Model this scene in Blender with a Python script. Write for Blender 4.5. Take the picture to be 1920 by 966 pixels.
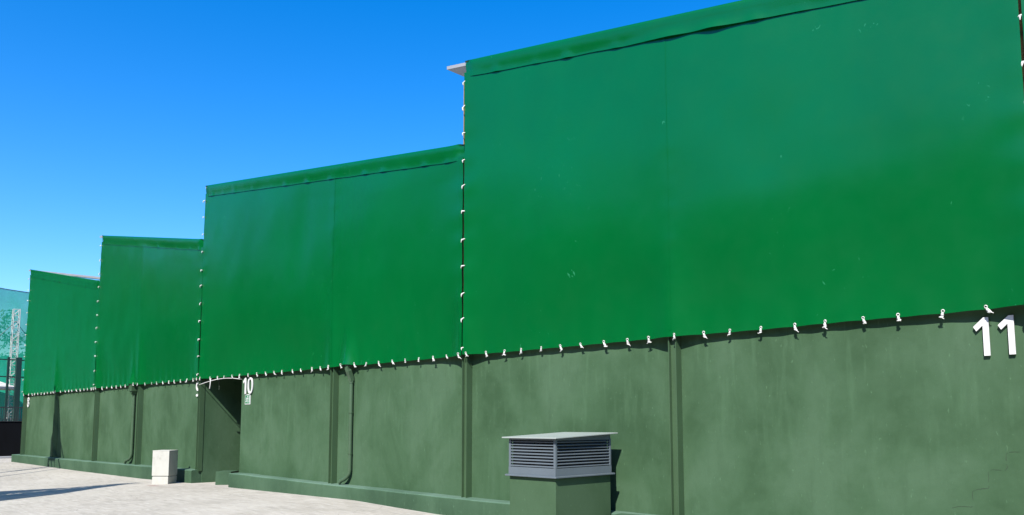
import bpy, bmesh, math, random
from mathutils import Vector, Matrix, noise
R = math.radians
rnd = random.Random(11)
scene = bpy.context.scene
for o in list(bpy.data.objects):
    bpy.data.objects.remove(o)

# ------------------------------------------------------------------ camera, sky, sun, exposure
FOC, PITCH, CAMD, CAMH = 1490.0, R(5.5), 11.3, 1.92
PPY = 795 - FOC * math.tan(PITCH)                 # row of the principal point
ang = math.atan((960 + 564) / (FOC / math.cos(PITCH)))
fw = Vector((-math.cos(ang) * math.cos(PITCH), math.sin(ang) * math.cos(PITCH), math.sin(PITCH)))
rt = fw.cross(Vector((0, 0, 1))).normalized()
up = rt.cross(fw)
cam_d = bpy.data.cameras.new('camera')
cam_d.sensor_width = 36.0
cam_d.lens = FOC / 1920 * 36.0
cam_d.shift_y = (PPY - 483) / 1920
cam_d.clip_start = 0.1
cam_d.clip_end = 3000
cam = bpy.data.objects.new('camera', cam_d)
m = Matrix((rt, up, -fw)).transposed().to_4x4()
m.translation = Vector((0, -CAMD, CAMH))
cam.matrix_world = m
scene.collection.objects.link(cam)
scene.camera = cam

SUN_AZ, SUN_EL = R(25), R(44.5)                   # azimuth measured from the wall's normal, towards +x
sun_dir = Vector((math.sin(SUN_AZ) * math.cos(SUN_EL), -math.cos(SUN_AZ) * math.cos(SUN_EL), math.sin(SUN_EL)))
world = bpy.data.worlds.new('World')
scene.world = world
world.use_nodes = True
wn = world.node_tree
wn.nodes.clear()
w_out = wn.nodes.new('ShaderNodeOutputWorld')
w_bg = wn.nodes.new('ShaderNodeBackground')
w_sky = wn.nodes.new('ShaderNodeTexSky')
w_hsv = wn.nodes.new('ShaderNodeHueSaturation')
w_sky.sky_type = 'NISHITA'
w_sky.sun_disc = False
w_sky.sun_elevation = SUN_EL
w_sky.sun_rotation = math.atan2(sun_dir.x, sun_dir.y)
w_sky.altitude = 100
w_sky.air_density = 1.1
w_sky.dust_density = 0.3
w_sky.ozone_density = 3.0
w_hsv.inputs['Saturation'].default_value = 1.46
w_hsv.inputs['Value'].default_value = 1.0
w_bg.inputs['Strength'].default_value = 0.102
wn.links.new(w_sky.outputs[0], w_hsv.inputs['Color'])
w_tint = wn.nodes.new('ShaderNodeMix')
w_tint.data_type = 'RGBA'; w_tint.blend_type = 'MULTIPLY'
w_tint.inputs[0].default_value = 1.0
w_tint.inputs[7].default_value = (0.86, 0.945, 1.13, 1)
wn.links.new(w_hsv.outputs[0], w_tint.inputs[6])
wn.links.new(w_tint.outputs[2], w_bg.inputs['Color'])
wn.links.new(w_bg.outputs[0], w_out.inputs['Surface'])

sun_d = bpy.data.lights.new('sun', 'SUN')
sun_d.energy = 5.0
sun_d.angle = R(0.53)
sun_d.color = (1.0, 0.95, 0.87)
sun = bpy.data.objects.new('sun', sun_d)
sun.rotation_euler = sun_dir.to_track_quat('Z', 'Y').to_euler()
sun.location = (0, -20, 30)
scene.collection.objects.link(sun)

scene.view_settings.view_transform = 'Standard'
scene.view_settings.look = 'None'
scene.view_settings.gamma = 1.0
scene.view_settings.use_curve_mapping = False
scene.view_settings.exposure = 1.1

# ------------------------------------------------------------------ helpers
C = scene.collection

def link(o, parent=None):
    C.objects.link(o)
    if parent is not None:
        o.parent = parent
    return o

def tag(o, label=None, cat=None, group=None, kind=None):
    if label: o['label'] = label
    if cat: o['category'] = cat
    if group: o['group'] = group
    if kind: o['kind'] = kind
    return o

def empty(name, loc=(0, 0, 0), rz=0.0):
    o = bpy.data.objects.new(name, None)
    o.empty_display_size = 0.2
    o.location = loc
    o.rotation_euler = (0, 0, rz)
    return link(o)

class MB:
    """collects geometry for one mesh object"""
    def __init__(s):
        s.v, s.f, s.sm = [], [], []
    def add(s, vs, fs, smooth=False):
        b = len(s.v)
        s.v += [tuple(p) for p in vs]
        for f in fs:
            s.f.append(tuple(i + b for i in f)); s.sm.append(smooth)
        return s
    def box(s, x0, x1, y0, y1, z0, z1, mat=None):
        vs = [Vector(p) for p in ((x0, y0, z0), (x1, y0, z0), (x1, y1, z0), (x0, y1, z0),
                                  (x0, y0, z1), (x1, y0, z1), (x1, y1, z1), (x0, y1, z1))]
        if mat is not None: vs = [mat @ p for p in vs]
        return s.add(vs, [(0, 3, 2, 1), (4, 5, 6, 7), (0, 1, 5, 4), (1, 2, 6, 5), (2, 3, 7, 6), (3, 0, 4, 7)])
    def prism(s, poly, axis, a, b):
        """poly: list of 2-D points; extruded along axis from a to b (counter-clockwise seen from +axis for outward normals)"""
        n = len(poly)
        def P(p, t):
            return {'x': (t, p[0], p[1]), 'y': (p[0], t, p[1]), 'z': (p[0], p[1], t)}[axis]
        vs = [P(p, a) for p in poly] + [P(p, b) for p in poly]
        fs = [tuple(reversed(range(n))), tuple(range(n, 2 * n))]
        fs += [(i, (i + 1) % n, (i + 1) % n + n, i + n) for i in range(n)]
        return s.add(vs, fs)
    def tube(s, pts, r, seg=8, smooth=True, cap=True):
        pts = [Vector(p) for p in pts]
        rs = r if isinstance(r, (list, tuple)) else [r] * len(pts)
        vs, fs = [], []
        prev = None
        for i, p in enumerate(pts):
            d = (pts[min(i + 1, len(pts) - 1)] - pts[max(i - 1, 0)]).normalized()
            if prev is None:
                a = Vector((0, 0, 1)) if abs(d.z) < 0.9 else Vector((1, 0, 0))
                u = d.cross(a).normalized()
            else:
                u = (prev - d * prev.dot(d)).normalized()
            prev = u
            w = d.cross(u)
            for k in range(seg):
                t = 2 * math.pi * k / seg
                vs.append(p + (u * math.cos(t) + w * math.sin(t)) * rs[i])
        for i in range(len(pts) - 1):
            for k in range(seg):
                k2 = (k + 1) % seg
                fs.append((i * seg + k, i * seg + k2, (i + 1) * seg + k2, (i + 1) * seg + k))
        s.add(vs, fs, smooth)
        if cap:
            s.add(vs[:seg], [tuple(reversed(range(seg)))])
            s.add(vs[-seg:], [tuple(range(seg))])
        return s
    def mesh(s, name, mat):
        me = bpy.data.meshes.new(name)
        me.from_pydata(s.v, [], s.f)
        me.polygons.foreach_set('use_smooth', s.sm)
        if mat: me.materials.append(mat)
        bm = bmesh.new(); bm.from_mesh(me)
        bmesh.ops.recalc_face_normals(bm, faces=bm.faces)
        bm.to_mesh(me); bm.free()
        me.update()
        return me
    def build(s, name, mat, parent=None, bevel=0.0, loc=None):
        o = bpy.data.objects.new(name, s.mesh(name, mat))
        link(o, parent)
        if loc: o.location = loc
        if bevel:
            b = o.modifiers.new('bevel', 'BEVEL'); b.width = bevel; b.segments = 2; b.limit_method = 'ANGLE'
        return o

def grid(mb, nx, ny, fn, smooth=True):
    vs = [fn(i / nx, j / ny) for j in range(ny + 1) for i in range(nx + 1)]
    fs = [(j * (nx + 1) + i, j * (nx + 1) + i + 1, (j + 1) * (nx + 1) + i + 1, (j + 1) * (nx + 1) + i)
          for j in range(ny) for i in range(nx)]
    return mb.add(vs, fs, smooth)

def thick(o, t, off):
    q = o.modifiers.new('thickness', 'SOLIDIFY'); q.thickness = t; q.offset = off
    q = o.modifiers.new('hard_rim', 'EDGE_SPLIT'); q.split_angle = R(50)
def lerp(a, b, t): return a + (b - a) * t
def gau(x, w): return math.exp(-(x / w) ** 2)
def nz(x, y=0.0, z=0.0): return noise.noise(Vector((x, y, z)))
def profile(pts, x):
    if x <= pts[0][0]: return pts[0][1]
    for (a, va), (b, vb) in zip(pts, pts[1:]):
        if x <= b: return lerp(va, vb, (x - a) / (b - a))
    return pts[-1][1]

# ------------------------------------------------------------------ materials
class NT:
    def __init__(s, name):
        s.m = bpy.data.materials.new(name); s.m.use_nodes = True
        s.t = s.m.node_tree; s.t.nodes.clear()
        s.out = s.t.nodes.new('ShaderNodeOutputMaterial')
        s.b = s.t.nodes.new('ShaderNodeBsdfPrincipled')
        s.t.links.new(s.b.outputs[0], s.out.inputs[0])
        s.geo = s.t.nodes.new('ShaderNodeNewGeometry')
    def n(s, kind, **kw):
        x = s.t.nodes.new(kind)
        for k, v in kw.items():
            if k in x.inputs: s.set(x.inputs[k], v)
            else: setattr(x, k, v)
        return x
    def set(s, inp, v):
        if hasattr(v, 'is_output'): s.t.links.new(v, inp)
        else: inp.default_value = v
    def pos(s, sc=(1, 1, 1)):
        mp = s.t.nodes.new('ShaderNodeMapping'); mp.inputs['Scale'].default_value = sc
        s.t.links.new(s.geo.outputs['Position'], mp.inputs['Vector'])
        return mp.outputs[0]
    def noise(s, scale, sc=(1, 1, 1), detail=4, rough=0.55, dist=0.0):
        x = s.n('ShaderNodeTexNoise', Scale=scale, Detail=detail, Roughness=rough, Distortion=dist)
        s.t.links.new(s.pos(sc), x.inputs['Vector'])
        return x.outputs['Fac']
    def ramp(s, fac, stops):
        x = s.t.nodes.new('ShaderNodeValToRGB')
        e = x.color_ramp.elements
        while len(e) < len(stops): e.new(0.5)
        for q, (p, c) in zip(e, stops):
            q.position = p; q.color = (c, c, c, 1) if isinstance(c, (int, float)) else (*c, 1)
        s.t.links.new(fac, x.inputs[0])
        return x.outputs[0]
    def mix(s, fac, a, b, mode='MIX'):
        x = s.t.nodes.new('ShaderNodeMix'); x.data_type = 'RGBA'; x.blend_type = mode
        for i, v in ((0, fac), (6, a), (7, b)):
            if hasattr(v, 'is_output'): s.t.links.new(v, x.inputs[i])
            elif i == 0: x.inputs[0].default_value = v
            else: x.inputs[i].default_value = (*v, 1)
        return x.outputs[2]
    def bump(s, h, strength=0.3, dist=0.01, prev=None):
        x = s.n('ShaderNodeBump', Strength=strength, Distance=dist)
        s.t.links.new(h, x.inputs['Height'])
        if prev: s.t.links.new(prev, x.inputs['Normal'])
        return x.outputs[0]
    def fin(s, color=None, rough=0.6, metal=0.0, spec=0.5, normal=None):
        if color is not None:
            s.set(s.b.inputs['Base Color'], color if hasattr(color, 'is_output') else (*color, 1))
        s.set(s.b.inputs['Roughness'], rough)
        s.b.inputs['Metallic'].default_value = metal
        s.b.inputs['Specular IOR Level'].default_value = spec
        if normal: s.t.links.new(normal, s.b.inputs['Normal'])
        return s.m

ALB = 0.60
def plaster(name, lo, mid, hi, streak=0.5):
    lo, mid, hi = [(c[0] * ALB * 0.97, c[1] * ALB * 1.07, c[2] * ALB * 1.18) for c in (lo, mid, hi)]
    t = NT(name)
    big = t.noise(0.55, (1, 1, 0.8), 5, 0.6, 0.4)
    pat = t.noise(1.9, (1, 1, 1.1), 6, 0.7, 0.25)
    col = t.ramp(big, [(0.38, lo), (0.5, mid), (0.62, hi)])
    col = t.mix(t.ramp(pat, [(0.47, 0.0), (0.70, 0.42)]), col, hi)
    pat2 = t.noise(2.7, (1, 1, 0.7), 6, 0.75, 0.15)
    col = t.mix(t.ramp(pat2, [(0.5, 0.0), (0.70, 0.30)]), col, tuple(c * 0.92 for c in lo))
    st = t.noise(5.5, (1, 1, 0.13), 3, 0.6, 0.2)
    sep = t.n('ShaderNodeSeparateXYZ'); t.t.links.new(t.geo.outputs['Position'], sep.inputs[0])
    zr = t.n('ShaderNodeMapRange'); t.t.links.new(sep.outputs['Z'], zr.inputs['Value'])
    for k_, v_ in (('From Min', 0.8), ('From Max', 3.2), ('To Min', 0.35), ('To Max', 1.5)): zr.inputs[k_].default_value = v_
    drip = t.n('ShaderNodeMath', operation='MULTIPLY', use_clamp=True)      # pale runs that start under the sheet edge
    t.t.links.new(t.ramp(st, [(0.55, 0.0), (0.72, streak * 0.85)]), drip.inputs[0]); t.t.links.new(zr.outputs[0], drip.inputs[1])
    col = t.mix(drip.outputs[0], col, tuple(c * 1.4 for c in hi))
    st2 = t.noise(7.0, (1, 1, 0.18), 3, 0.6)
    col = t.mix(t.ramp(st2, [(0.55, 0.0), (0.78, streak * 0.8)]), col, tuple(c * 0.75 for c in lo))
    sp = t.noise(24, (1, 1, 0.45), 2, 0.5)
    col = t.mix(t.ramp(sp, [(0.66, 0.0), (0.74, 0.45)]), col, tuple(c * 1.6 for c in hi))
    fine = t.noise(95, (1, 1, 1), 2, 0.6)
    col = t.mix(t.ramp(fine, [(0.3, 0.0), (0.7, 0.22)]), col, lo)
    h = t.noise(140, (1, 1, 1), 3, 0.7)
    n1 = t.bump(h, 0.6, 0.005)
    n2 = t.bump(t.noise(6, (1, 1, 1), 3, 0.5), 0.25, 0.01, n1)
    return t.fin(col, 0.82, 0, 0.25, n2)

M = {}
M['wall'] = plaster('green_painted_plaster', (0.038, 0.086, 0.033), (0.057, 0.116, 0.050), (0.078, 0.142, 0.069), 0.30)
M['plinth'] = plaster('green_painted_concrete', (0.036, 0.078, 0.037), (0.049, 0.100, 0.048), (0.070, 0.128, 0.066), 0.45)
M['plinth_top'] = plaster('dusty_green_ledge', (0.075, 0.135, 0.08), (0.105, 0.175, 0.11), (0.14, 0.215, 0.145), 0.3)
M['masonry'] = plaster('green_rendered_masonry', (0.042, 0.088, 0.036), (0.056, 0.108, 0.046), (0.068, 0.124, 0.058), 0.12)

def paint(name, col, rough=0.45, var=0.12, spec=0.5):
    col = tuple(c * ALB for c in col)
    t = NT(name)
    a = t.noise(2.2, (1, 1, 0.35), 4, 0.6)
    c = t.ramp(a, [(0.3, tuple(v * (1 - var) for v in col)), (0.7, tuple(min(1, v * (1 + var)) for v in col))])
    return t.fin(c, rough, 0, spec, t.bump(t.noise(60), 0.12, 0.003))

M['steel_green'] = paint('green_painted_steel', (0.056, 0.115, 0.055), 0.45)
M['pipe'] = paint('green_painted_pipe', (0.068, 0.128, 0.069), 0.4)
M['steel_tan'] = paint('tan_primed_steel', (0.33, 0.245, 0.10), 0.6, 0.3)
M['steel_pale'] = paint('pale_primed_steel', (0.26, 0.24, 0.19), 0.6, 0.2)
M['white_rope'] = paint('white_cord', (0.80, 0.80, 0.77), 0.6, 0.1)
M['white_sign'] = paint('white_acrylic', (0.85, 0.85, 0.84), 0.35, 0.02)
M['sign_green'] = paint('sign_green', (0.02, 0.22, 0.09), 0.4, 0.05)
M['louvre'] = paint('grey_coated_louvre', (0.14, 0.175, 0.205), 0.42, 0.08)
M['lid'] = paint('pale_grey_sheet', (0.40, 0.45, 0.43), 0.4, 0.08)
M['dark_inside'] = paint('dark_duct', (0.012, 0.013, 0.015), 0.8, 0.05)
M['crack'] = paint('crack_shadow', (0.025, 0.045, 0.025), 0.9, 0.05)
M['cage_green'] = paint('dark_green_cage_paint', (0.012, 0.045, 0.04), 0.45)
M['rail'] = paint('dark_grey_railing', (0.03, 0.035, 0.04), 0.5)
M['retaining'] = paint('black_painted_wall', (0.003, 0.004, 0.006), 0.8, 0.3, 0.1)
M['galv_white'] = paint('white_galvanised_truss', (0.55, 0.60, 0.58), 0.4, 0.08)
M['canvas'] = paint('white_canvas', (0.75, 0.74, 0.72), 0.8, 0.05)
M['bark'] = paint('bark', (0.07, 0.055, 0.04), 0.9, 0.3)

def make_tarp_mat():
    t = NT('green_pvc_tarpaulin')
    a = t.noise(0.35, (1, 1, 1), 3, 0.5)
    base = t.ramp(a, [(0.3, (0.0000, 0.075, 0.0145)), (0.7, (0.0000, 0.084, 0.0170))])
    # pale scuffs where the coating has been rubbed
    sc = t.noise(9, (1.0, 1.0, 0.55), 2, 0.5, 1.5)
    gate = t.noise(0.8, (1, 1, 1), 2, 0.5)
    marks = t.n('ShaderNodeMath', operation='MULTIPLY')
    t.t.links.new(t.ramp(sc, [(0.72, 0.0), (0.745, 0.5)]), marks.inputs[0])
    t.t.links.new(t.ramp(gate, [(0.52, 0.0), (0.6, 1.0)]), marks.inputs[1])
    col = t.mix(marks.outputs[0], base, (0.03, 0.22, 0.11))
    film = t.noise(1.3, (1, 1, 0.22), 5, 0.65, 0.2)
    col = t.mix(t.ramp(film, [(0.48, 0.0), (0.72, 0.25)]), col, (0.0002, 0.090, 0.020))
    film2 = t.noise(0.5, (1, 1, 0.9), 4, 0.6, 0.3)
    col = t.mix(t.ramp(film2, [(0.42, 0.0), (0.66, 0.3)]), col, (0.0000, 0.068, 0.0140))
    weave = t.noise(260, (1, 1, 1), 2, 0.5)
    n1 = t.bump(weave, 0.10, 0.002)
    n2 = t.bump(t.noise(1.1, (1, 1, 0.7), 3, 0.5), 0.25, 0.012, n1)
    rough = t.ramp(t.noise(2.5, (1, 1, 1), 4, 0.6), [(0.3, 0.20), (0.7, 0.26)])
    return t.fin(col, rough, 0, 0.58, n2)
M['tarp'] = make_tarp_mat()

def make_ground_mat():
    t = NT('pale_concrete')
    a = t.noise(0.35, (1, 1, 1), 5, 0.6, 0.5)
    col = t.ramp(a, [(0.32, (0.260, 0.242, 0.209)), (0.5, (0.313, 0.292, 0.257)), (0.68, (0.360, 0.339, 0.301))])
    st = t.noise(2.2, (0.8, 2.6, 1), 4, 0.65, 0.6)
    col = t.mix(t.ramp(st, [(0.48, 0.0), (0.68, 0.75)]), col, (0.218, 0.206, 0.180))
    st2 = t.noise(3.4, (0.6, 3.0, 1), 5, 0.7)
    col = t.mix(t.ramp(st2, [(0.5, 0.0), (0.66, 0.7)]), col, (0.407, 0.389, 0.351))
    vm = t.n('ShaderNodeVectorMath', operation='DISTANCE')
    t.t.links.new(t.pos((0.8, 2.6, 0.0)), vm.inputs[0]); vm.inputs[1].default_value = (-24.75 * 0.8, -1.55 * 2.6, 0)
    wob = t.n('ShaderNodeMath', operation='MULTIPLY_ADD'); t.t.links.new(t.noise(9), wob.inputs[0]); wob.inputs[1].default_value = 0.5; t.t.links.new(vm.outputs['Value'], wob.inputs[2])
    col = t.mix(t.ramp(wob.outputs[0], [(0.35, 0.6), (0.75, 0.0)]), col, (0.16, 0.075, 0.06))
    f = t.noise(55, (1, 1, 1), 3, 0.7)
    col = t.mix(t.ramp(f, [(0.35, 0.0), (0.7, 0.35)]), col, (0.236, 0.224, 0.198))
    wv = t.n('ShaderNodeTexVoronoi', feature='DISTANCE_TO_EDGE', Scale=0.22)
    nv = t.n('ShaderNodeTexNoise', Scale=1.3, Detail=4.0); t.t.links.new(t.pos(), nv.inputs['Vector'])
    ad = t.n('ShaderNodeVectorMath', operation='MULTIPLY_ADD'); t.t.links.new(nv.outputs['Color'], ad.inputs[0]); ad.inputs[1].default_value = (1.6, 1.6, 0); t.t.links.new(t.pos((1, 1, 0)), ad.inputs[2])
    t.t.links.new(ad.outputs[0], wv.inputs['Vector'])
    ck = t.n('ShaderNodeMath', operation='MULTIPLY'); t.t.links.new(t.ramp(wv.outputs['Distance'], [(0.0, 0.55), (0.004, 0.0)]), ck.inputs[0])
    t.t.links.new(t.ramp(t.noise(0.6), [(0.45, 0.0), (0.55, 1.0)]), ck.inputs[1])
    col = t.mix(ck.outputs[0], col, (0.10, 0.095, 0.085))
    n = t.bump(f, 0.4, 0.006)
    n = t.bump(t.noise(4), 0.3, 0.02, n)
    return t.fin(col, 0.9, 0, 0.25, n)
M['ground'] = make_ground_mat()

def make_roof_mat():
    t = NT('galvanised_roof_sheet')
    a = t.noise(1.5, (1, 1, 1), 4, 0.6)
    col = t.ramp(a, [(0.3, (0.236, 0.242, 0.254)), (0.7, (0.307, 0.313, 0.325))])
    return t.fin(col, 0.45, 0.2, 0.5)
M['roof'] = make_roof_mat()

def make_white_cabinet():
    t = NT('white_cabinet_concrete')
    a = t.noise(5, (1, 1, 0.6), 4, 0.7)
    col = t.ramp(a, [(0.35, (0.375, 0.375, 0.345)), (0.6, (0.345, 0.342, 0.31)), (0.75, (0.27, 0.268, 0.24))])
    return t.fin(col, 0.7, 0, 0.3, t.bump(t.noise(40), 0.3, 0.004))
M['cabinet'] = make_white_cabinet()

def make_net():
    t = NT('green_net_fabric')
    tr = t.t.nodes.new('ShaderNodeBsdfTransparent')
    tl = t.t.nodes.new('ShaderNodeBsdfTranslucent')
    tl.inputs['Color'].default_value = (0.01, 0.42, 0.25, 1)
    add = t.t.nodes.new('ShaderNodeMixShader'); add.inputs[0].default_value = 0.45
    mx = t.t.nodes.new('ShaderNodeMixShader')
    fac = t.ramp(t.noise(1.0, (1, 1, 0.5), 3), [(0.3, 0.72), (0.7, 0.84)])
    t.t.links.new(fac, mx.inputs[0])
    t.b.inputs['Base Color'].default_value = (0.008, 0.42, 0.25, 1)
    t.b.inputs['Roughness'].default_value = 0.7
    t.t.links.new(t.b.outputs[0], add.inputs[1]); t.t.links.new(tl.outputs[0], add.inputs[2])
    t.t.links.new(tr.outputs[0], mx.inputs[1]); t.t.links.new(add.outputs[0], mx.inputs[2])
    t.t.links.new(mx.outputs[0], t.out.inputs[0])
    return t.m
M['net'] = make_net()

def make_leaf(name, c):
    t = NT(name)
    col = t.ramp(t.noise(1.2, (1, 1, 1), 3), [(0.3, tuple(v * 0.7 for v in c)), (0.7, tuple(v * 1.3 for v in c))])
    return t.fin(col, 0.6, 0, 0.3)
M['leaf'] = make_leaf('tree_leaf', (0.03, 0.06, 0.018))
M['hill'] = make_leaf('wooded_hill', (0.012, 0.026, 0.010))

# ------------------------------------------------------------------ ground and terrain
GP = [(-60, 0.04), (-45, 0.05), (-36, 0.01), (-29, 0.01), (-25, 0.06), (-21.5, 0.08), (-16, 0.12), (-13.2, 0.035), (-8, 0.0), (10, 0.0)]
def gz(x, y):
    w = max(0.0, min(1.0, (y + 9) / 6))          # the yard rises a little against the wall
    return profile(GP, x) * w
mb = MB()
xs = [-1500, -300, -120] + [-80 + i for i in range(111)] + [60, 150, 500, 1500]
ys = [-1500, -300, -100, -50, -30] + [-20 + i * 0.5 for i in range(61)] + [20, 60, 200, 600, 1500]
vs = [(x, y, gz(x, y) if -79 < x < 29 and y > -19 else 0.0) for y in ys for x in xs]
nx = len(xs)
mb.add(vs, [(j * nx + i, j * nx + i + 1, (j + 1) * nx + i + 1, (j + 1) * nx + i) for j in range(len(ys) - 1) for i in range(nx - 1)], True)
tag(mb.build('ground', M['ground']), kind='structure')

# wooded slopes: one unseen, added and shaped for tarpaulin reflections, one far off beyond the nets
mb = MB()
RIDGE = [(-84, -2, 33), (-70, -10.5, 26), (-64, -15, 15.2), (-60, -18, 14.2), (-57, -21, 17.6), (-50, -28, 21.5), (-40, -35, 21), (-30, -40, 20), (0, -46, 19), (40, -42, 17), (90, -20, 14)]
def reflected_hill(u, v):
    t = u * (len(RIDGE) - 1); i = min(int(t), len(RIDGE) - 2); t -= i
    (xa, ya, ha), (xb, yb, hb) = RIDGE[i], RIDGE[i + 1]
    x, y, h = lerp(xa, xb, t), lerp(ya, yb, t), lerp(ha, hb, t)
    out = Vector((x + 5, y + 8)).normalized()
    d = lerp(-9, 45, v)
    prof = [(0, 0.0), (0.08, 0.4), (0.17, 0.93), (0.2, 1.0), (0.5, 0.6), (1.0, 0.0)]
    z = h * profile(prof, v) * (1 + 0.09 * nz(x * 0.12, y * 0.12, v * 2) + 0.05 * nz(x * 0.5, y * 0.5, v * 9))
    return (x + out.x * d, y + out.y * d, z)
grid(mb, 180, 30, reflected_hill)
tag(mb.build('wooded_hill', M['hill']), kind='structure')  # unseen; crest shaped so the lower tarpaulins reflect dark instead of sky
mb = MB()
def hill_b(u, v):
    y = lerp(-120, 420, u); x = lerp(-260, -520, v)
    h = (26 + 18 * nz(y * 0.012, 2.2) + 6 * nz(y * 0.05, v * 3)) * math.sin(math.pi * min(1, v * 1.0)) ** 0.7
    return (x, y, h)
grid(mb, 90, 10, hill_b)
tag(mb.build('wooded_hill', M['hill']), kind='structure')

# ------------------------------------------------------------------ courts: walls, columns, plinth, roofs
SP = 0.16                                          # the columns stand this proud of the wall
COLX = [-44.72, -39.78, -34.55, -30.02, -24.98, -17.33, -12.34, -7.25, -2.08]
PT = [(-46, 0.41), (-36, 0.42), (-26, 0.46), (-22, 0.48), (-17.7, 0.43), (-12.5, 0.40), (-6, 0.40), (10, 0.40)]   # plinth top

def wall(x0, x1, label):
    e = empty('court_wall', ((x0 + x1) / 2, 0, 0)); tag(e, label, 'wall', 'rendered court walls')
    mb = MB().box(x0 - e.location.x, x1 - e.location.x, 0, 0.25, -0.2, 4.3)
    mb.build('wall_face', M['wall'], e)
    return e
wall(-44.80, -34.55, 'far green rendered wall bearing the number 8')
wall(-34.548, -24.94, 'green rendered wall bearing the number 9, left of the doorway')
wall(-22.42, -12.34, 'green rendered wall bearing the number 10, right of the doorway')
w11 = wall(-12.338, 9.0, 'nearest green rendered wall bearing the number 11, behind the louvred vent')

# stair-stepped crack low on the nearest wall
cr = [(-2.2, 1.61), (-2.381, 1.595), (-2.446, 1.579), (-2.54, 1.575), (-2.571, 1.554), (-2.574, 1.426), (-2.563, 1.387), (-2.595, 1.35), (-2.726, 1.356), (-2.776, 1.329),
      (-2.78, 1.155), (-2.784, 1.121), (-2.903, 1.104), (-2.968, 1.077), (-2.963, 0.9), (-2.992, 0.875), (-3.12, 0.876), (-3.234, 0.845)]
fine = []
for (a, b) in zip(cr, cr[1:]):
    n = max(2, int(math.dist(a, b) / 0.02))
    for i in range(n):
        t = i / n; x, z = lerp(a[0], b[0], t), lerp(a[1], b[1], t)
        fine.append((x + 0.006 * nz(x * 30, z * 30), z + 0.006 * nz(z * 30, x * 30, 4)))
mb = MB()
for i in range(len(fine) - 1):
    (x, z), (x2, z2) = fine[i], fine[i + 1]
    d = Vector((x2 - x, z2 - z)); d = d.normalized() if d.length else Vector((1, 0)); n = Vector((-d.y, d.x))
    w = 0.0014 + 0.0018 * abs(nz(x * 9, z * 9)) * 2
    if nz(x * 14, z * 14, 9) < -0.32: continue
    p = [(x - w11.location.x + n.x * w, -0.002, z + n.y * w), (x - w11.location.x - n.x * w, -0.002, z - n.y * w),
         (x2 - w11.location.x - n.x * w, -0.002, z2 - n.y * w), (x2 - w11.location.x + n.x * w, -0.002, z2 + n.y * w)]
    mb.add(p, [(0, 1, 2, 3)])
mb.build('crack', M['crack'], w11)

def hsection(w, y0, y1, tf=0.014, tw=0.012):
    h = w / 2; ym = (y0 + y1) / 2
    return [(-h, y0), (-h + tf, y0), (-h + tf, ym - tw), (h - tf, ym - tw), (h - tf, y0), (h, y0), (h, y1), (h - tf, y1),
            (h - tf, ym + tw), (-h + tf, ym + tw), (-h + tf, y1), (-h, y1)]
col_lab = ['end of the far wall, left of the number 8', 'between bays of the number 8 wall, streaked by shadows', 'under the seam of the two far tarpaulins',
           'next to the boxed downpipe on the number 9 wall', 'at left jamb of the dark doorway', 'next to the cranked downpipe on the number 10 wall',
           'left of the louvred vent, under a tarpaulin seam', 'right of the louvred vent, mid of nearest wall', 'at the right edge past the number 11']
colz = [9.3, 8.6, 9.3, 8.6, 9.3, 8.5, 9.3, 8.6, 9.3]
for i, x in enumerate(COLX):
    e = empty('steel_column', (x, 0, 0)); tag(e, 'green steel H column ' + col_lab[i], 'column', 'steel columns along the wall')
    z0 = profile(PT, x) - 0.03
    MB().prism(hsection(0.15, -SP, -0.004), 'z', z0, 3.9).build('lower_shaft', M['steel_green'], e)
    up_mat = M['steel_pale'] if i in (4, 2) else M['steel_tan']
    MB().prism(hsection(0.15, -SP, -0.004), 'z', 3.902, colz[i]).build('upper_shaft', up_mat, e)

# plinth along the foot of the wall
PY = -0.33
def plinth(x0, x1, label, y1=-0.003):
    e = empty('wall_plinth', ((x0 + x1) / 2, 0, 0)); tag(e, label, 'plinth', 'low plinths at the foot of the wall')
    n = int((x1 - x0) / 0.25)
    ring = []
    for i in range(n + 1):
        x = lerp(x0, x1, i / n)
        zt = profile(PT, x) + 0.010 * nz(x * 0.9, 5) + 0.006 * nz(x * 3, 8)
        py = PY + 0.018 * nz(x * 0.7, 1) + 0.006 * nz(x * 4, 2)
        ring.append([(x - e.location.x, py + 0.012, -0.2), (x - e.location.x, py, zt - 0.03), (x - e.location.x, py + 0.008, zt - 0.012),
                     (x - e.location.x, py + 0.03, zt), (x - e.location.x, py / 2, zt + 0.006), (x - e.location.x, y1, zt + 0.012)])
    mb = MB()
    vs = [p for r in ring for p in r]
    k = 6
    fs = [(i * k + j, i * k + j + 1, (i + 1) * k + j + 1, (i + 1) * k + j) for i in range(n) for j in range(k - 1)]
    mb.add(vs, fs, True)
    mb.add(ring[0] + [(ring[0][0][0], y1, -0.2)], [tuple(range(7))])
    mb.add(ring[-1] + [(ring[-1][0][0], y1, -0.2)], [tuple(range(7))])
    o = mb.build('plinth_body', M['plinth'], e)
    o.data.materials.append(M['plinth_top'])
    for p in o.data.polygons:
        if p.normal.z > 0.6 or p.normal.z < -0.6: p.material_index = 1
    return e
plinth(-45.6, -24.95, 'far low green plinth behind the white cabinet')
p2 = plinth(-22.42, 9.0, 'near low green plinth running from the doorway past the louvred vent')
# low block turned at an angle where the right-hand plinth starts
mb = MB().box(0, 0.47, 0, 0.7, -0.2, 0.47)
o = mb.build('plinth_end_block', M['plinth'], None, 0.012)
o.location = (-23.62, -0.16, 0.0); o.rotation_euler = (0, 0, math.atan2(rt.y, rt.x))
tag(o, 'squat green block at right foot of the dark doorway', 'block')
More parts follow.
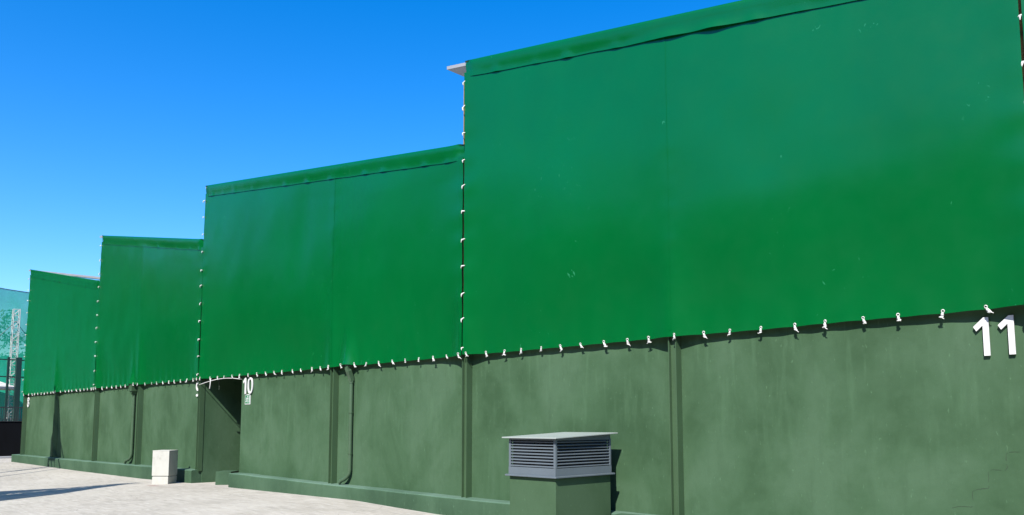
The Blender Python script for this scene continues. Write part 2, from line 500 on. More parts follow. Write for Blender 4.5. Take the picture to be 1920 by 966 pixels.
# widened piece of kerb right of the vent
mb = MB()
def kerb(u, v):
    x = lerp(-8.33, -6.9, u)
    endr = max(0.0, 1 - u / 0.12)
    prof = [(-0.62, -0.2), (-0.62, 0.34), (-0.60, 0.39), (-0.55, 0.415), (-0.3, 0.425), (-0.34, 0.40)]
    i = int(round(v * 5)); y, z = prof[min(i, 4)]
    if i == 5: y, z = -0.30, -0.2
    y = y * (1 - 0.18 * endr ** 2) if i < 4 else y
    return (x, y * (1 - 0.25 * max(0, (u - 0.6)) / 0.4) if i < 4 else y, z - (0.03 * endr ** 2 if 0 < i < 5 else 0))
grid(mb, 24, 5, kerb, False)
mb.add([kerb(0, j / 5) for j in range(6)], [tuple(range(6))]); mb.add([kerb(1, j / 5) for j in range(6)], [tuple(range(6))])
o = mb.build('kerb_stone', M['plinth'])
tag(o, 'rounded pale green kerb piece at right foot of the vent', 'kerb')

# passage behind the doorway
e = empty('passage_wall', (-24.92, 0, 0)); tag(e, 'green side wall inside the dark doorway, crossed by slanting shadow', 'wall')
MB().box(-0.25, 0.0, 0.26, 9.0, -0.2, 4.3).build('wall_face', M['wall'], e)
MB().box(-0.019, 0.001, -0.003, 0.26, -0.2, 4.3).build('jamb', M['wall'], e)
o = MB().box(-22.42, -22.17, 0.252, 9.0, -0.2, 4.3).build('passage_right_wall', M['wall']); tag(o, kind='structure')
o = MB().box(-25.15, -22.2, 0.0, 9.0, 3.46, 3.60).build('passage_shade_ceiling', M['wall']); tag(o, kind='structure')  # added to darken the mouth of the passage
o = MB().box(-25.15, -22.2, 9.002, 9.2, -0.2, 4.42).build('passage_shade_back', M['wall']); tag(o, kind='structure')  # added to close the passage and keep its inside dark

o = MB().box(-44.8, 9.0, 13.6, 13.85, -0.2, 9.3).build('rear_sky_block', M['wall']); tag(o, kind='structure')  # unseen, added to darken the interior and stop sky showing through gaps
o = MB().box(-44.79, -44.6, 0.26, 13.59, -0.2, 9.2).build('end_sky_block', M['wall']); tag(o, kind='structure')  # unseen, added to block sky glints between the tarpaulins
# roofs: four (and the start of a fifth), each falling from left to right
PAN = [  # x0, x1, top left, top right, tarp drop at right
    (-44.70, -34.552, 9.60, 7.90, 0.17),
    (-34.54, -24.963, 9.62, 7.88, 0.0),
    (-24.95, -12.345, 9.66, 7.88, 0.0),
    (-12.31, -2.10, 9.72, 7.90, 0.0),
    (-2.065, 8.0, 9.70, 7.90, 0.0)]
roof_lab = ['far pale roof showing above the sagging leftmost tarpaulin', 'grey roof sheet over the second tarpaulin from the left',
            'grey roof sheet over the wide tarpaulin above the doorway', 'grey roof sheet jutting out left of the largest tarpaulin',
            'grey roof sheet past the right edge']
for i, (x0, x1, zl, zr, dr) in enumerate(PAN):
    e = empty('roof_sheet', (x0, 0, zl)); tag(e, roof_lab[i], 'roof', 'sloping court roofs')
    s = (zr - zl) / (x1 - x0)
    def zt(x): return s * x
    L = x1 - x0; a = -(0.3, 0.3, 0.02, 0.62, 0.02)[i]; b = L - 0.02
    yb = 13.55
    MB().prism([(a, zt(a) - 0.075), (b, zt(b) - 0.075), (b, zt(b) - 0.004), (a, zt(a) - 0.004)], 'y', -0.20, yb).build('deck', M['roof'], e)
    if i: MB().box(0.03, 0.08, 0.05, yb - 0.02, -1.9, -0.09).build('clerestory_sky_block', M['roof'], e)  # added to shut out the sky seen through tarpaulin gaps
    n = int(L)
    for k in range(n + 1):
        x = lerp(a + 0.04, b - 0.1, k / n)
        MB().prism([(x, zt(x) - 0.006), (x + 0.07, zt(x + 0.07) - 0.006), (x + 0.055, zt(x + 0.055) + 0.02), (x + 0.015, zt(x + 0.015) + 0.02)], 'y', -0.16, yb).build('rib', M['roof'], e)

# ------------------------------------------------------------------ tarpaulins with their cord ties
ZB = 3.36
PIPES = [(-16.66, 0.17), (-30.68, 0.19)]

def tie_mesh(seed, side=False):
    r = random.Random(seed); mb = MB()
    # loop through the eyelet
    k = 10; R0 = 0.026
    mb.tube([(R0 * math.cos(t), -0.006, 0.0 + R0 * 1.1 * math.sin(t)) for t in [2 * math.pi * i / k for i in range(k + 1)]], 0.0095, 5, cap=False)
    # bound cords
    dx = r.uniform(-0.012, 0.02)
    mb.tube([(0, -0.01, -0.02), (dx * 0.4, -0.02, -0.05), (dx, -0.012, -0.085), (dx * 1.3, 0.005, -0.115)], [0.014, 0.026, 0.03, 0.018], 7)
    # knot
    kx, kz = dx + r.uniform(-0.008, 0.012), -0.10 - r.uniform(0, 0.02)
    mb.tube([(kx - 0.035, -0.02, kz + 0.012), (kx, -0.035, kz), (kx + 0.035, -0.018, kz - 0.008)], [0.012, 0.02, 0.012], 6)
    # loose ends
    for q in range(r.choice((1, 1, 2))):
        s = r.choice((-1, 1, 1)); l = r.uniform(0.03, 0.075)
        mb.tube([(kx, -0.025, kz), (kx + s * l * 0.6, -0.035, kz - l * 0.25), (kx + s * l, -0.02, kz - l * r.uniform(0.1, 0.9))], [0.010, 0.009, 0.007], 5)
    return mb.mesh('rope_tie', M['white_rope'])
TIES = [tie_mesh(s) for s in range(6)]
def side_mesh(seed):
    r = random.Random(seed); mb = MB()
    tilt = r.uniform(-0.01, 0.035)
    mb.tube([(-0.065, 0.0, -tilt), (-0.03, -0.022, -tilt * 0.3), (0.02, -0.024, tilt * 0.4), (0.055, -0.008, tilt)], [0.012, 0.02, 0.018, 0.011], 6)
    mb.tube([(-0.02, -0.025, 0.012), (-0.015, -0.04, -0.012), (-0.03, -0.03, -0.04 - r.uniform(0, 0.03))], [0.014, 0.015, 0.008], 6)
    return mb.mesh('rope_tie', M['white_rope'])
STIES = [side_mesh(s) for s in range(4)]

tarp_lab = ['dark green tarpaulin furthest left, above the number 8', 'green tarpaulin second from the left, above the number 9',
            'wide green tarpaulin above the doorway and number 10', 'largest nearest green tarpaulin, above the number 11 and the vent',
            'sliver of green tarpaulin at the right edge']

def tarp_depth(x, z, x0, x1, ztop, idx):
    """distance of the sheet in front of the wall"""
    t = max(0.0, min(1.0, (z - ZB) / 2.2))
    low = 0.092                                    # pulled back to the wall at the bottom between columns
    hi = 0.195
    d = lerp(low, hi, t * t * (3 - 2 * t))
    for c in COLX + [2.8]:
        edge_col = min(abs(c - x0), abs(c - x1)) < 0.3
        rid = math.exp(-max(0.0, abs(x - c) - 0.075) / lerp(0.32, 0.45, t))
        proud = SP + (0.085 if edge_col and c > -13 else 0.05)
        d = max(d, lerp(d, proud, rid * lerp(1.0, 0.9, t)))
    for px, amp in PIPES:
        d += amp * gau(x - px, 0.22) * math.exp(-((z - ZB) / 0.5) ** 1.2 if z > ZB else 0)
    f = max(0, min(1, (z - ZB) / 1.0)) * max(0, min(1, (ztop - z) / 0.8))
    d += f * (0.035 * nz(x * 0.35, z * 0.4, idx * 7.1) + 0.008 * nz(x * 1.2, z * 1.0, idx * 3.3))
    # creases fanning out of the eyelets at the lower edge
    d += (0.008 + 0.006 * nz(x * 0.7, idx)) * math.exp(-(z - ZB) / 0.30) * math.sin(x * 2 * math.pi / 0.505 + 0.8 * nz(x * 0.9, 3.0))
    for c in COLX:
        if abs(x - c) < 0.5: d += f * 0.004 * gau(x - c, 0.16) * nz(z * 3.2, c) + f * 0.003 * gau(x - c - 0.05, 0.1) * nz(z * 9, c)
    d += 0.004 * (gau(x - x0, 0.35) + gau(x - x1, 0.35)) * math.sin(z * 2 * math.pi / 0.62) * f
    return d

for i, (x0, x1, zl, zr, dr) in enumerate(PAN):
    L = x1 - x0
    e = empty('tarpaulin', (x0, 0, ZB)); tag(e, tarp_lab[i], 'tarpaulin', 'green tarpaulins hung along the courts')
    def ztop(x): return lerp(zl, zr - dr, (x - x0) / L)
    def zbot(x, i=i): return ZB + 0.007 * nz(x * 0.8, i) + 0.015 * gau(x - x0, 0.25) + (0.03 * gau(x - PIPES[0][0], 0.3) + 0.05 * gau(x - PIPES[1][0], 0.35)) + 0.006 * abs(math.sin(math.pi * (x - x0 - 0.09) / 0.505)) ** 1.2 - 0.012
    nxx = int(L / 0.085)
    def sheet(u, v):
        x = x0 + u * L
        a, b = zbot(x), ztop(x) - 0.25
        z = lerp(a, b, v ** 1.35)
        edge = 0.0
        return (x - x0, -tarp_depth(x, z, x0, x1, ztop(x), i) + edge, z - ZB)
    mb = MB(); grid(mb, nxx, 96, sheet)
    o = mb.build('sheet', M['tarp'], e)
    thick(o, 0.004, 1)
    # welded hem along the lower edge
    def hem(u, v):
        x = x0 + u * L
        z = zbot(x) - 0.003 + v * 0.085
        return (x - x0, -tarp_depth(x, z, x0, x1, ztop(x), i) - 0.0075, z - ZB)
    mb = MB(); grid(mb, nxx, 3, hem)
    o = mb.build('lower_hem', M['tarp'], e)
    thick(o, 0.003, 0)
    # welded seam strips
    for sx in ([c for c in COLX if x0 + 1 < c < x1 - 1] if i in (2, 3) else []):
        def seam(u, v):
            x = sx - 0.02 + u * 0.04
            z = lerp(zbot(sx) + 0.1, ztop(sx) - 0.3, v) if sx in COLX else lerp(5.2, 6.75, v)
            return (x - x0, -tarp_depth(x, z, x0, x1, ztop(x), i) - 0.0050 - 0.0008 * nz(z * 4, sx), z - ZB)
        mb = MB(); grid(mb, 3, 60, seam)
        o = mb.build('welded_seam', M['tarp'], e)
        thick(o, 0.001, 0)
    # top flap folded over the roof edge, its lower edge loose and wavy
    def flap(u, v):
        x = x0 + u * L
        zt = ztop(x) + 0.012
        lip = 0.001 + 0.03 * max(0, nz(x * 2.6, i * 3.0) - 0.12) + (0.04 * gau(x - (x0 + 0.56 * L), 1.1) * (0.6 + nz(x * 2.0, 4)) if i == 3 else 0)
        wob = 0.008 * nz(x * 1.7, 3 + i, v * 2) + 0.005 * nz(x * 5, 1 + i, v * 3)
        base = tarp_depth(x, zt - 0.36, x0, x1, zt, i)
        pr = [(-0.02, 0.004), (-0.20, 0.012), (-0.228, 0.004), (-0.242, -0.015), (-0.246, -0.06), (-0.240, -0.14), (-0.228, -0.22), (-base - 0.013 - lip, -0.30), (-base - 0.012 - lip * 1.5, -0.36 + 0.012 * nz(x * 1.3, 8 + i))]
        k = min(len(pr) - 1, int(round(v * 8)))
        y, dz = pr[k]
        if 3 < k: y += wob * (0.5 if k < 7 else 0.3)
        cornerpull = 0.05 * gau(x - x0, 0.16) + 0.05 * gau(x - x1, 0.16)
        if k > 2: y += cornerpull
        return (x - x0, y, zt + dz - ZB + (0.02 * gau(x - x1, 0.25) - 0.03 * gau(x - x1, 0.1)))
    mb = MB(); grid(mb, int(L / 0.06), 8, flap)
    o = mb.build('top_flap', M['tarp'], e)
    thick(o, 0.004, 1)
    # ties along the lower edge
    n = int(round(L / 0.505))
    for k in range(n + 1):
        x = x0 + 0.09 + (L - 0.18) * k / n
        if i == 4 and k > 2: break
        x += rnd.uniform(-0.04, 0.04) if 0 < k < n else 0
        t = link(bpy.data.objects.new('rope_tie', rnd.choice(TIES)), e)
        z = zbot(x) + 0.030
        d = tarp_depth(x, z, x0, x1, ztop(x), i)
        t.location = (x - x0, -d - 0.012, z - ZB)
        sc = rnd.uniform(0.6, 0.76)
        t.scale = (sc * rnd.choice((-1, 1)), sc, sc)
        t.rotation_euler = (R(rnd.uniform(8, 24)), R(rnd.uniform(-18, 18)), R(rnd.uniform(-25, 25)))
    # ties down the left side
    h = zl - 0.45 - ZB
    n = int(round(h / 0.57))
    for k in range(n + 1):
        z = 0.14 + (h - 0.14) * (k / n) + (rnd.uniform(-0.05, 0.05) if k else 0)
        t = link(bpy.data.objects.new('rope_tie', rnd.choice(STIES)), e)
        t.location = (-0.015, -SP - 0.062, z)
        sc = rnd.uniform(0.7, 0.95)
        t.scale = (sc, sc, sc); t.rotation_euler = (0, R(rnd.uniform(-25, 25)), 0)
    if i == 2:   # one tie over the doorway has a long loose end
        MB().tube([(0.66, -0.10, 0.0), (0.69, -0.13, -0.12), (0.685, -0.13, -0.22), (0.63, -0.12, -0.33)], [0.013, 0.016, 0.016, 0.018], 7).build('loose_cord', M['white_rope'], e)

# rope slung across the doorway
pts = [(-25.0 + 2.62 * t, -0.15 + 0.10 * t, 3.17 + 0.13 * math.sin(math.pi * t * 0.85) + 0.02 * t) for t in [k / 14 for k in range(15)]]
o = MB().tube(pts, 0.011, 6).build('door_rope', M['white_rope']); tag(o, 'white rope slung across the top of the dark doorway', 'rope')
# strap end hanging within the passage mouth
o = MB().box(-24.16, -24.12, 0.10, 0.115, 3.0, 3.34).build('hanging_strap', M['crack']); tag(o, 'short dark strap hanging in the doorway', 'strap')

# ------------------------------------------------------------------ downpipes
def pipe_clip(e, z, y):
    MB().tube([(0, y - 0.062, z - 0.02), (0, y - 0.062, z + 0.02)], 0.06, 10).build('clip', M['steel_green'], e)
e = empty('downpipe', (-16.60, 0, 0)); tag(e, 'green cranked downpipe on the number 10 wall', 'downpipe', 'green rainwater downpipes')
def sqpath(mb, path, w):
    """square section following a path of (x, y, z)"""
    ps = [Vector(p) for p in path]; vs = []
    for i, p in enumerate(ps):
        d = (ps[min(i + 1, len(ps) - 1)] - ps[max(i - 1, 0)]).normalized()
        u = Vector((1, 0, 0)); u = (u - d * u.dot(d)).normalized(); v = d.cross(u)
        vs += [p + u * w + v * w, p - u * w + v * w, p - u * w - v * w, p + u * w - v * w]
    fs = [(i * 4 + k, i * 4 + (k + 1) % 4, (i + 1) * 4 + (k + 1) % 4, (i + 1) * 4 + k) for i in range(len(ps) - 1) for k in range(4)]
    mb.add(vs, fs); mb.add(vs[:4], [(3, 2, 1, 0)]); mb.add(vs[-4:], [(0, 1, 2, 3)])
    return mb
sqpath(MB(), [(-0.02, -0.165, 3.42), (-0.02, -0.165, 3.27), (0.0, -0.155, 3.22), (0.0, -0.085, 3.06), (0.0, -0.07, 2.98)], 0.056).build('offset_bend', M['pipe'], e, 0.006)
MB().tube([(0, -0.068, 3.03), (0, -0.068, 0.80), (-0.01, -0.07, 0.72), (-0.07, -0.09, 0.63), (-0.16, -0.12, 0.565), (-0.25, -0.15, 0.53), (-0.30, -0.17, 0.47)], 0.05, 12).build('pipe', M['pipe'], e)
MB().tube([(0, -0.068, 3.0), (0, -0.068, 2.92)], 0.06, 12).build('collar', M['pipe'], e)
for z in (1.2, 2.2): pipe_clip(e, z, -0.006)
e = empty('downpipe', (-30.66, 0, 0)); tag(e, 'green downpipe with box hopper on the number 9 wall', 'downpipe', 'green rainwater downpipes')
MB().box(-0.13, 0.13, -0.235, -0.005, 3.12, 3.42).build('hopper', M['steel_green'], e, 0.01)
MB().prism([(-0.11, 3.119), (-0.06, 3.0), (0.06, 3.0), (0.11, 3.119)], 'y', -0.20, -0.01).build('hopper_outlet', M['steel_green'], e)
MB().tube([(0, -0.075, 3.02), (0, -0.075, 0.85), (-0.01, -0.075, 0.76), (-0.08, -0.09, 0.66), (-0.20, -0.12, 0.60), (-0.32, -0.15, 0.57), (-0.37, -0.17, 0.48)], 0.055, 12).build('pipe', M['pipe'], e)
for z in (1.2, 2.2): pipe_clip(e, z, -0.012)

# ------------------------------------------------------------------ wall numbers and sign
def ribbon(mb, pts, w, y0, y1, closed=False):
    """flat stroke of width w following pts (x, z), extruded from y0 to y1"""
    n = len(pts); L_, R_ = [], []
    for i in range(n):
        a = pts[(i - 1) % n] if closed or i else pts[0]
        b = pts[(i + 1) % n] if closed or i < n - 1 else pts[-1]
        d = Vector((b[0] - a[0], b[1] - a[1])).normalized(); q = Vector((-d.y, d.x)) * w / 2
        L_.append((pts[i][0] + q.x, pts[i][1] + q.y)); R_.append((pts[i][0] - q.x, pts[i][1] - q.y))
    vs = [(p[0], y, p[1]) for y in (y0, y1) for side in (L_, R_) for p in side]
    m = n if closed else n - 1
    fs = []
    for i in range(m):
        j = (i + 1) % n
        fs += [(i, n + i, n + j, j), (2 * n + i, 2 * n + j, 3 * n + j, 3 * n + i), (i, j, 2 * n + j, 2 * n + i), (n + i, 3 * n + i, 3 * n + j, n + j)]
    if not closed:
        fs += [(0, 2 * n, 3 * n, n), (n - 1, 2 * n - 1, 4 * n - 1, 3 * n - 1)]
    mb.add(vs, fs)
def ell(cx, cz, a, b, n=28, t0=0.0, t1=2 * math.pi, closed=True, p=2.0):
    out = []
    for k in range(n if closed else n + 1):
        t = t0 + (t1 - t0) * k / n; c, s = math.cos(t), math.sin(t)
        out.append((cx + a * math.copysign(abs(c) ** (2 / p), c), cz + b * math.copysign(abs(s) ** (2 / p), s)))
    return out
Y0, Y1 = -0.045, -0.02
def digit(ch, e, dx, name='digit'):
    mb = MB()
    if ch == '1':
        poly = [(0.119, 0.485), (0.173, 0.485), (0.176, 0.0), (0.108, 0.0), (0.107, 0.385), (0.034, 0.315), (0.0, 0.373)]
        mb.prism([(p[0] + dx, p[1]) for p in poly], 'y', Y0, Y1)
    elif ch == '0':
        ribbon(mb, ell(dx + 0.155, 0.2425, 0.12, 0.212, 32, p=2.4), 0.058, Y0, Y1, True)
    elif ch == '8':
        ribbon(mb, ell(dx + 0.15, 0.355, 0.095, 0.098, 26), 0.064, Y0, Y1, True)
        ribbon(mb, ell(dx + 0.15, 0.137, 0.115, 0.108, 26), 0.064, Y0, Y1 - 0.003, True)
    elif ch == '9':
        ribbon(mb, ell(dx + 0.15, 0.335, 0.11, 0.118, 28), 0.064, Y0, Y1, True)
        tail = [(dx + 0.26, 0.335), (dx + 0.262, 0.25), (dx + 0.245, 0.15), (dx + 0.20, 0.07), (dx + 0.14, 0.034), (dx + 0.085, 0.034), (dx + 0.045, 0.055)]
        ribbon(mb, tail, 0.064, Y0, Y1 - 0.003)
    for px in ((dx + 0.13), ):
        mb.box(px - 0.012, px + 0.012, Y1 - 0.001, -0.001, 0.18, 0.205) if ch == '1' else mb.box(dx + 0.14, dx + 0.16, Y1 - 0.001, -0.001, 0.44, 0.465)
    return mb.build(name, M['white_sign'], e)
def number(txt, x, z, label, w=0.35):
    e = empty('number_sign', (x, 0, z)); tag(e, label, 'number sign', 'white court numbers')
    dx = 0.0
    for ch in txt:
        digit(ch, e, dx); dx += 0.275 if ch == '1' else w
    return e
number('11', -2.846, 2.772, 'white raised number 11 at top right of the nearest wall')
number('10', -22.27, 2.80, 'white raised number 10 right of the dark doorway')
number('9', -25.50, 2.80, 'white raised number 9 half hidden behind the door column')
number('8', -44.55, 2.74, 'white raised number 8 at the far left')

e = empty('exit_sign', (-22.02, 0, 2.64)); tag(e, 'small green and white running man exit sign below the number 10', 'exit sign')
MB().box(-0.16, 0.16, -0.014, -0.002, -0.145, 0.145).build('plate', M['white_sign'], e)
MB().box(-0.138, 0.138, -0.017, -0.0142, -0.123, 0.123).build('green_field', M['sign_green'], e)
mb = MB()
YS = (-0.0195, -0.0172)
ribbon(mb, [(-0.01, 0.04), (-0.03, -0.02)], 0.042, *YS)
ribbon(mb, [(-0.03, -0.02), (0.005, -0.05), (-0.005, -0.10)], 0.024, *YS)
ribbon(mb, [(-0.035, -0.02), (-0.06, -0.06), (-0.105, -0.065)], 0.022, *YS)
ribbon(mb, [(-0.012, 0.045), (0.03, 0.01), (0.05, 0.03)], 0.018, *YS)
ribbon(mb, [(-0.015, 0.045), (-0.07, 0.04), (-0.08, 0.0)], 0.018, *YS)
mb.prism(ell(0.005, 0.078, 0.021, 0.021, 12), 'y', YS[0], YS[1])
mb.build('running_figure', M['white_sign'], e)
MB().prism([(0.085, -0.10), (0.12, -0.10), (0.12, 0.10), (0.085, 0.10)], 'y', *YS).build('doorway_symbol', M['white_sign'], e)

# ------------------------------------------------------------------ louvred vent on its masonry base
VX0, VX1, VY0, VY1 = -9.415, -8.375, -1.795, -0.354
e = empty('louvred_vent', ((VX0 + VX1) / 2, (VY0 + VY1) / 2, 0)); tag(e, 'grey louvred vent with flat pale lid on a green masonry base', 'vent')
hx, hy = (VX1 - VX0) / 2, (VY1 - VY0) / 2
o = MB().box(-hx + 0.012, hx - 0.012, -hy + 0.012, hy - 0.012, -0.2, 1.062).build('masonry_base', M['masonry'], e, 0.01)
MB().box(-hx - 0.045, hx + 0.045, -hy - 0.045, hy + 0.045, 1.064, 1.092).build('drip_rail', M['louvre'], e, 0.006)
hs = empty('louvre_housing'); hs.parent = e
hs.name = 'louvre_housing'
C.objects.unlink(hs)
bpy.data.objects.remove(hs)
hs = MB()
for (a, b, c, d) in ((-hx, hx, -hy, -hy + 0.02), (-hx, hx, hy - 0.02, hy), (-hx, -hx + 0.02, -hy + 0.021, hy - 0.021), (hx - 0.02, hx, -hy + 0.021, hy - 0.021)):
    hs.box(a, b, c, d, 1.093, 1.215)
hs = hs.build('louvre_housing', M['louvre'], e)
for sx in (-1, 1):
    for sy in (-1, 1):
        x0, x1 = sorted((sx * hx, sx * (hx - 0.045))); y0, y1 = sorted((sy * hy, sy * (hy - 0.045)))
        MB().box(x0 + 0.002 * (sx < 0), x1 - 0.002 * (sx > 0), y0 + 0.002 * (sy < 0), y1 - 0.002 * (sy > 0), 1.216, 1.672).build('corner_post', M['louvre'], hs, 0.003)
MB().box(-hx + 0.052, hx - 0.052, -hy + 0.052, hy - 0.052, 1.2, 1.67).build('duct_core', M['dark_inside'], e)
nsl = 9; pitch = 0.0495
def slat_mesh(length):
    prof = [(-0.030, -0.013), (-0.026, -0.016), (0.014, 0.004), (0.016, 0.013), (0.010, 0.013), (-0.030, -0.003)]   # outward = -first
    mb = MB(); mb.prism(prof, 'x', -length / 2, length / 2)
    return mb.mesh('slat', M['louvre'])
sl_f, sl_s = slat_mesh(2 * hx - 0.092), slat_mesh(2 * hy - 0.092)
for k in range(nsl):
    z = 1.240 + k * pitch
    for me, loc, rz in ((sl_f, (0, -hy + 0.034, z), 0), (sl_f, (0, hy - 0.034, z), math.pi), (sl_s, (hx - 0.034, 0, z), math.pi / 2), (sl_s, (-hx + 0.034, 0, z), -math.pi / 2)):
        t = link(bpy.data.objects.new('slat', me), hs); t.location = loc; t.rotation_euler = (0, 0, rz)
lid = MB()
lz0, lz1, ov = 1.684, 1.704, 0.082
def lidz(y): return 0.035 + 0.07 * y / (2 * hy)
lid.prism([(-hy - ov, lz0 + lidz(-hy)), (hy + ov, lz0 + lidz(hy)), (hy + ov, lz1 + lidz(hy)), (-hy - ov, lz1 + lidz(-hy))], 'x', -hx - ov, hx + ov)
lid.build('lid', M['lid'], e, 0.004)
MB().prism([(-hy + 0.01, 1.655), (hy - 0.01, 1.655), (hy - 0.01, 1.749), (-hy + 0.01, 1.679)], 'x', -hx + 0.01, hx - 0.01).build('lid_support', M['louvre'], e)

# ------------------------------------------------------------------ white cabinet, turned towards the camera
e = empty('utility_cabinet', (-25.50, -1.33, 0.045), math.atan2(rt.y, rt.x)); tag(e, 'white boxy utility cabinet standing on the concrete beside the doorway', 'cabinet')
W, Dp = 0.52, 0.66
MB().box(0.01, W - 0.01, 0.01, Dp - 0.01, -0.05, 0.235).build('base', M['cabinet'], e, 0.008)
MB().box(0.025, W - 0.025, 0.025, Dp - 0.025, 0.236, 0.262).build('recess', M['cabinet'], e)
MB().box(0, W, 0, Dp, 0.263, 1.03).build('body', M['cabinet'], e, 0.008)
MB().box(-0.004, W + 0.004, -0.004, Dp + 0.004, 1.031, 1.05).build('top_slab', M['cabinet'], e, 0.005)

# rust stain in front of the cabinet
# ------------------------------------------------------------------ left background: terrace, railing, cage, mast, net, parasol, trees
TX = -54.0
o = MB().box(-140, TX, -40, 60, -0.3, 2.06).build('terrace', M['ground']); tag(o, kind='structure')
e = empty('retaining_wall', (TX, 0, 0)); tag(e, 'black painted retaining wall below the railing at far left', 'wall')
MB().box(0.002, 0.2, -30, 40, -0.2, 2.05).build('wall_face', M['retaining'], e)
MB().box(-0.1, 0.24, -30, 40, 2.062, 2.10).build('coping', M['rail'], e)
o = MB().box(-50.6, -50.2, -25, 12, -0.2, 0.16).build('kerb_stone', M['roof'], None, 0.02); tag(o, 'low grey kerb in front of the black retaining wall', 'kerb')
e = empty('terrace_railing', (TX + 0.05, 0, 2.10)); tag(e, 'dark metal railing on top of the black retaining wall', 'railing')
MB().box(-0.03, 0.03, -8, 10, 0.76, 0.82).build('top_rail', M['rail'], e)
MB().box(-0.02, 0.02, -8, 10, 0.08, 0.12).build('bottom_rail', M['rail'], e)
bal = MB().box(-0.013, 0.013, -0.013, 0.013, 0.0, 0.76).mesh('baluster', M['rail'])
for k in range(90):
    y = -2.5 + k * 0.11
    t = link(bpy.data.objects.new('baluster', bal), e); t.location = (0, y, 0)

e = empty('cage_fence', (TX - 1.5, 0, 2.06)); tag(e, 'dark green court fence of posts and rails behind the railing', 'fence')
for y, w, h in ((-1.2, 0.12, 3.95), (1.60, 0.12, 3.9), (2.14, 0.28, 3.9), (3.9, 0.12, 3.9)):
    MB().box(-w / 2, w / 2, y - w / 2, y + w / 2, 0, h).build('post', M['cage_green'], e)
for z in (3.72, 2.68):
    MB().box(-0.165, -0.145, -6, 6, z, z + 0.07).build('rail', M['cage_green'], e)

def lattice_mast(e, h, w, mat, rc=0.022, rb=0.012):
    for sx in (-1, 1):
        for sy in (-1, 1):
            MB().tube([(sx * w, sy * w, 0), (sx * w, sy * w, h)], rc, 6).build('chord', mat, e)
    mb = MB(); n = int(h / (w * 2.2))
    for k in range(n):
        za, zb_ = h * k / n, h * (k + 1) / n
        s = 1 if k % 2 else -1
        for ax in (-1, 1):
            mb.tube([(ax * w, -s * w, za), (ax * w, s * w, zb_)], rb, 5)
            mb.tube([(-s * w, ax * w, za), (s * w, ax * w, zb_)], rb, 5)
            mb.tube([(ax * w, -w, zb_), (ax * w, w, zb_)], rb, 5)
            mb.tube([(-w, ax * w, zb_), (w, ax * w, zb_)], rb, 5)
    mb.build('bracing', mat, e)
e = empty('lattice_mast', (TX - 2.3, 2.05, 2.06)); tag(e, 'white lattice mast carrying the green net at far left', 'mast')
lattice_mast(e, 6.95, 0.17, M['galv_white'])
for dy in (-5, 4.5):
    MB().tube([(0, 0, 6.2), (-0.4, dy, 0.2)], 0.018, 5).build('guy_wire', M['cage_green'], e)

e = empty('ball_net', (TX - 4.0, 0, 2.06)); tag(e, 'translucent green ball net hanging behind the white mast', 'net')
def net(u, v):
    y = lerp(-9, 9, u)
    top = 8.3 + 0.018 * (y - 4.2) ** 2
    bulge = 0.5 * math.sin(math.pi * v) + 0.15 * nz(y * 0.5, v * 4)
    return (-bulge, y, lerp(0.0, top, v))
mb = MB(); grid(mb, 60, 24, net); mb.build('mesh_sheet', M['net'], e)
MB().tube([(net(k / 40, 1)[0], net(k / 40, 1)[1], net(k / 40, 1)[2]) for k in range(41)], 0.022, 5).build('head_rope', M['cage_green'], e)

e = empty('parasol', (TX - 3.0, 1.15, 2.06)); tag(e, 'white canvas parasol behind the fence at far left', 'parasol')
MB().tube([(0, 0, 0), (0, 0, 2.6)], 0.025, 8).build('pole', M['galv_white'], e)
mb = MB(); n = 8; r = 1.45
vs = [(0, 0, 2.62)] + [(r * math.cos(2 * math.pi * k / n), r * math.sin(2 * math.pi * k / n), 2.12) for k in range(n)] + [(r * math.cos(2 * math.pi * k / n), r * math.sin(2 * math.pi * k / n), 1.98) for k in range(n)]
mb.add(vs, [(0, 1 + k, 1 + (k + 1) % n) for k in range(n)] + [(1 + k, 1 + n + k, 1 + n + (k + 1) % n, 1 + (k + 1) % n) for k in range(n)])
mb.build('canopy', M['canvas'], e)

def tree(x, y, z, h, r, label, seed, n=2600):
    e = empty('broadleaf_tree', (x, y, z)); tag(e, label, 'tree', 'trees behind the net')
    rr = random.Random(seed)
    mb = MB(); mb.tube([(0, 0, -0.2), (0.1, 0.05, h * 0.3), (0.0, 0.1, h * 0.6), (0.1, 0, h * 0.85)], [0.24, 0.18, 0.11, 0.03], 8)
    limbs = []
    for k in range(9):
        a = rr.uniform(0, 6.28); zz = h * rr.uniform(0.3, 0.65); l = r * rr.uniform(0.5, 0.9)
        tip = Vector((l * math.cos(a), l * math.sin(a), zz + h * rr.uniform(0.12, 0.28)))
        mb.tube([(0, 0, zz), (tip.x * 0.5, tip.y * 0.5, zz + 0.35 * (tip.z - zz)), tip], [0.08, 0.05, 0.02], 5); limbs.append(tip)
    mb.build('trunk', M['bark'], e)
    clumps = limbs + [Vector((rr.gauss(0, r * 0.4), rr.gauss(0, r * 0.4), h * rr.uniform(0.5, 0.98))) for _ in range(14)]
    lf = MB()
    for k in range(n):
        c = rr.choice(clumps); d = Vector((rr.gauss(0, 1), rr.gauss(0, 1), rr.gauss(0, 1))).normalized() * (rr.random() ** 0.5) * r * 0.38
        p = c + Vector((d.x, d.y, d.z * 0.8)); s = rr.uniform(0.07, 0.16)
        u = Vector((rr.gauss(0, 1), rr.gauss(0, 1), rr.gauss(0, 1))).normalized(); v = u.orthogonal().normalized() * s * 0.6; u = u * s
        lf.add([p - u, p + v, p + u, p - v], [(0, 1, 2, 3)])
    me = bpy.data.meshes.new('crown'); me.from_pydata(lf.v, [], lf.f); me.materials.append(M['leaf'])
    link(bpy.data.objects.new('crown', me), e)
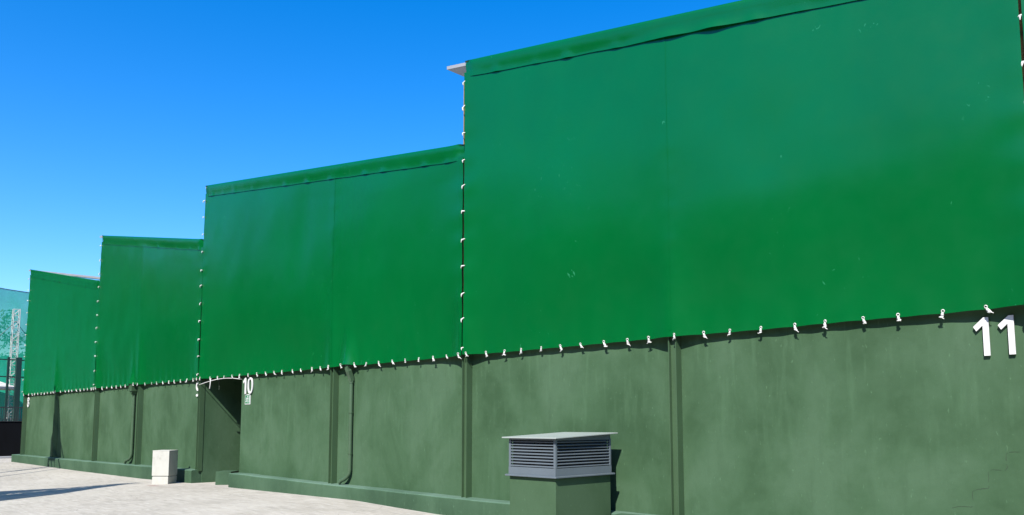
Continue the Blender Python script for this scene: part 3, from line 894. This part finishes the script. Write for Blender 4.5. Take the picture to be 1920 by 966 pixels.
tree(-76, 4.6, 2.06, 9.6, 2.4, 'tall dark tree showing through the green net at the left edge', 3)
tree(-80, 8.6, 2.06, 6.4, 2.3, 'lower tree behind the white mast and green net', 5)
tree(-84, 12.2, 2.06, 7.2, 2.6, 'tree half hidden by the far end of the wall', 8)

# guessed, unseen mast and banner, added to shade the concrete and far wall
e = empty('lattice_mast', (-22.5, -10.3, 0)); tag(e, 'guessed mast out of view, added to cast the long shadow on the concrete', 'mast')
lattice_mast(e, 9.6, 0.17, M['galv_white'], 0.035, 0.02)
for p in ((-1.5, -0.2), (1.3, 0.4)):
    MB().tube([(0, 0, 9.0), (p[0], p[1], 0.0)], 0.045, 5).build('guy_wire', M['cage_green'], e)
mb = MB(); mb.prism([(0.2, 9.5), (0.2, 0.3), (2.2, 0.3), (1.5, 6.5)], 'y', -0.01, 0.01); mb.prism([(-2.6, 3.2), (-2.6, 0.3), (-0.2, 0.3), (-0.2, 7.6)], 'y', -0.01, 0.01); mb.build('shadow_net', M['net'], e)  # net pieces added to widen the mast's shadow band
e = empty('shadow_banner', (-36.95, -6.13, 0)); tag(e, 'guessed banner out of view, added to shade the number 8 wall', 'banner')
MB().tube([(0, 0, 0), (0, 0, 10.0)], 0.06, 8).build('pole', M['cage_green'], e)
MB().tube([(0, 0, 9.9), (1.0, -0.2, 6.8), (1.1, -0.2, 0.0)], 0.03, 6).build('stay', M['cage_green'], e)
MB().tube([(-0.05, 0.0, 6.5), (2.39, -0.87, 4.5), (7.88, -2.83, 0.0)], 0.07, 6).build('guy_wire', M['cage_green'], e)
MB().tube([(-0.05, 0.1, 7.3), (6.9, -3.0, 0.0)], 0.035, 6).build('guy_wire', M['cage_green'], e)
MB().tube([(-0.05, 0.0, 8.6), (5.4, 0.9, 0.0)], 0.04, 6).build('guy_wire', M['cage_green'], e)
mb = MB(); mb.prism([(0.08, 9.7), (0.08, 6.6), (0.95, 6.6)], 'y', -0.01, 0.01); mb.prism([(-0.08, 8.9), (-0.8, 7.9), (-0.8, 6.8), (-0.08, 6.8)], 'y', -0.01, 0.01); mb.build('shadow_cloth', M['net'], e)  # outline shaped for the shadow triangles on the wall
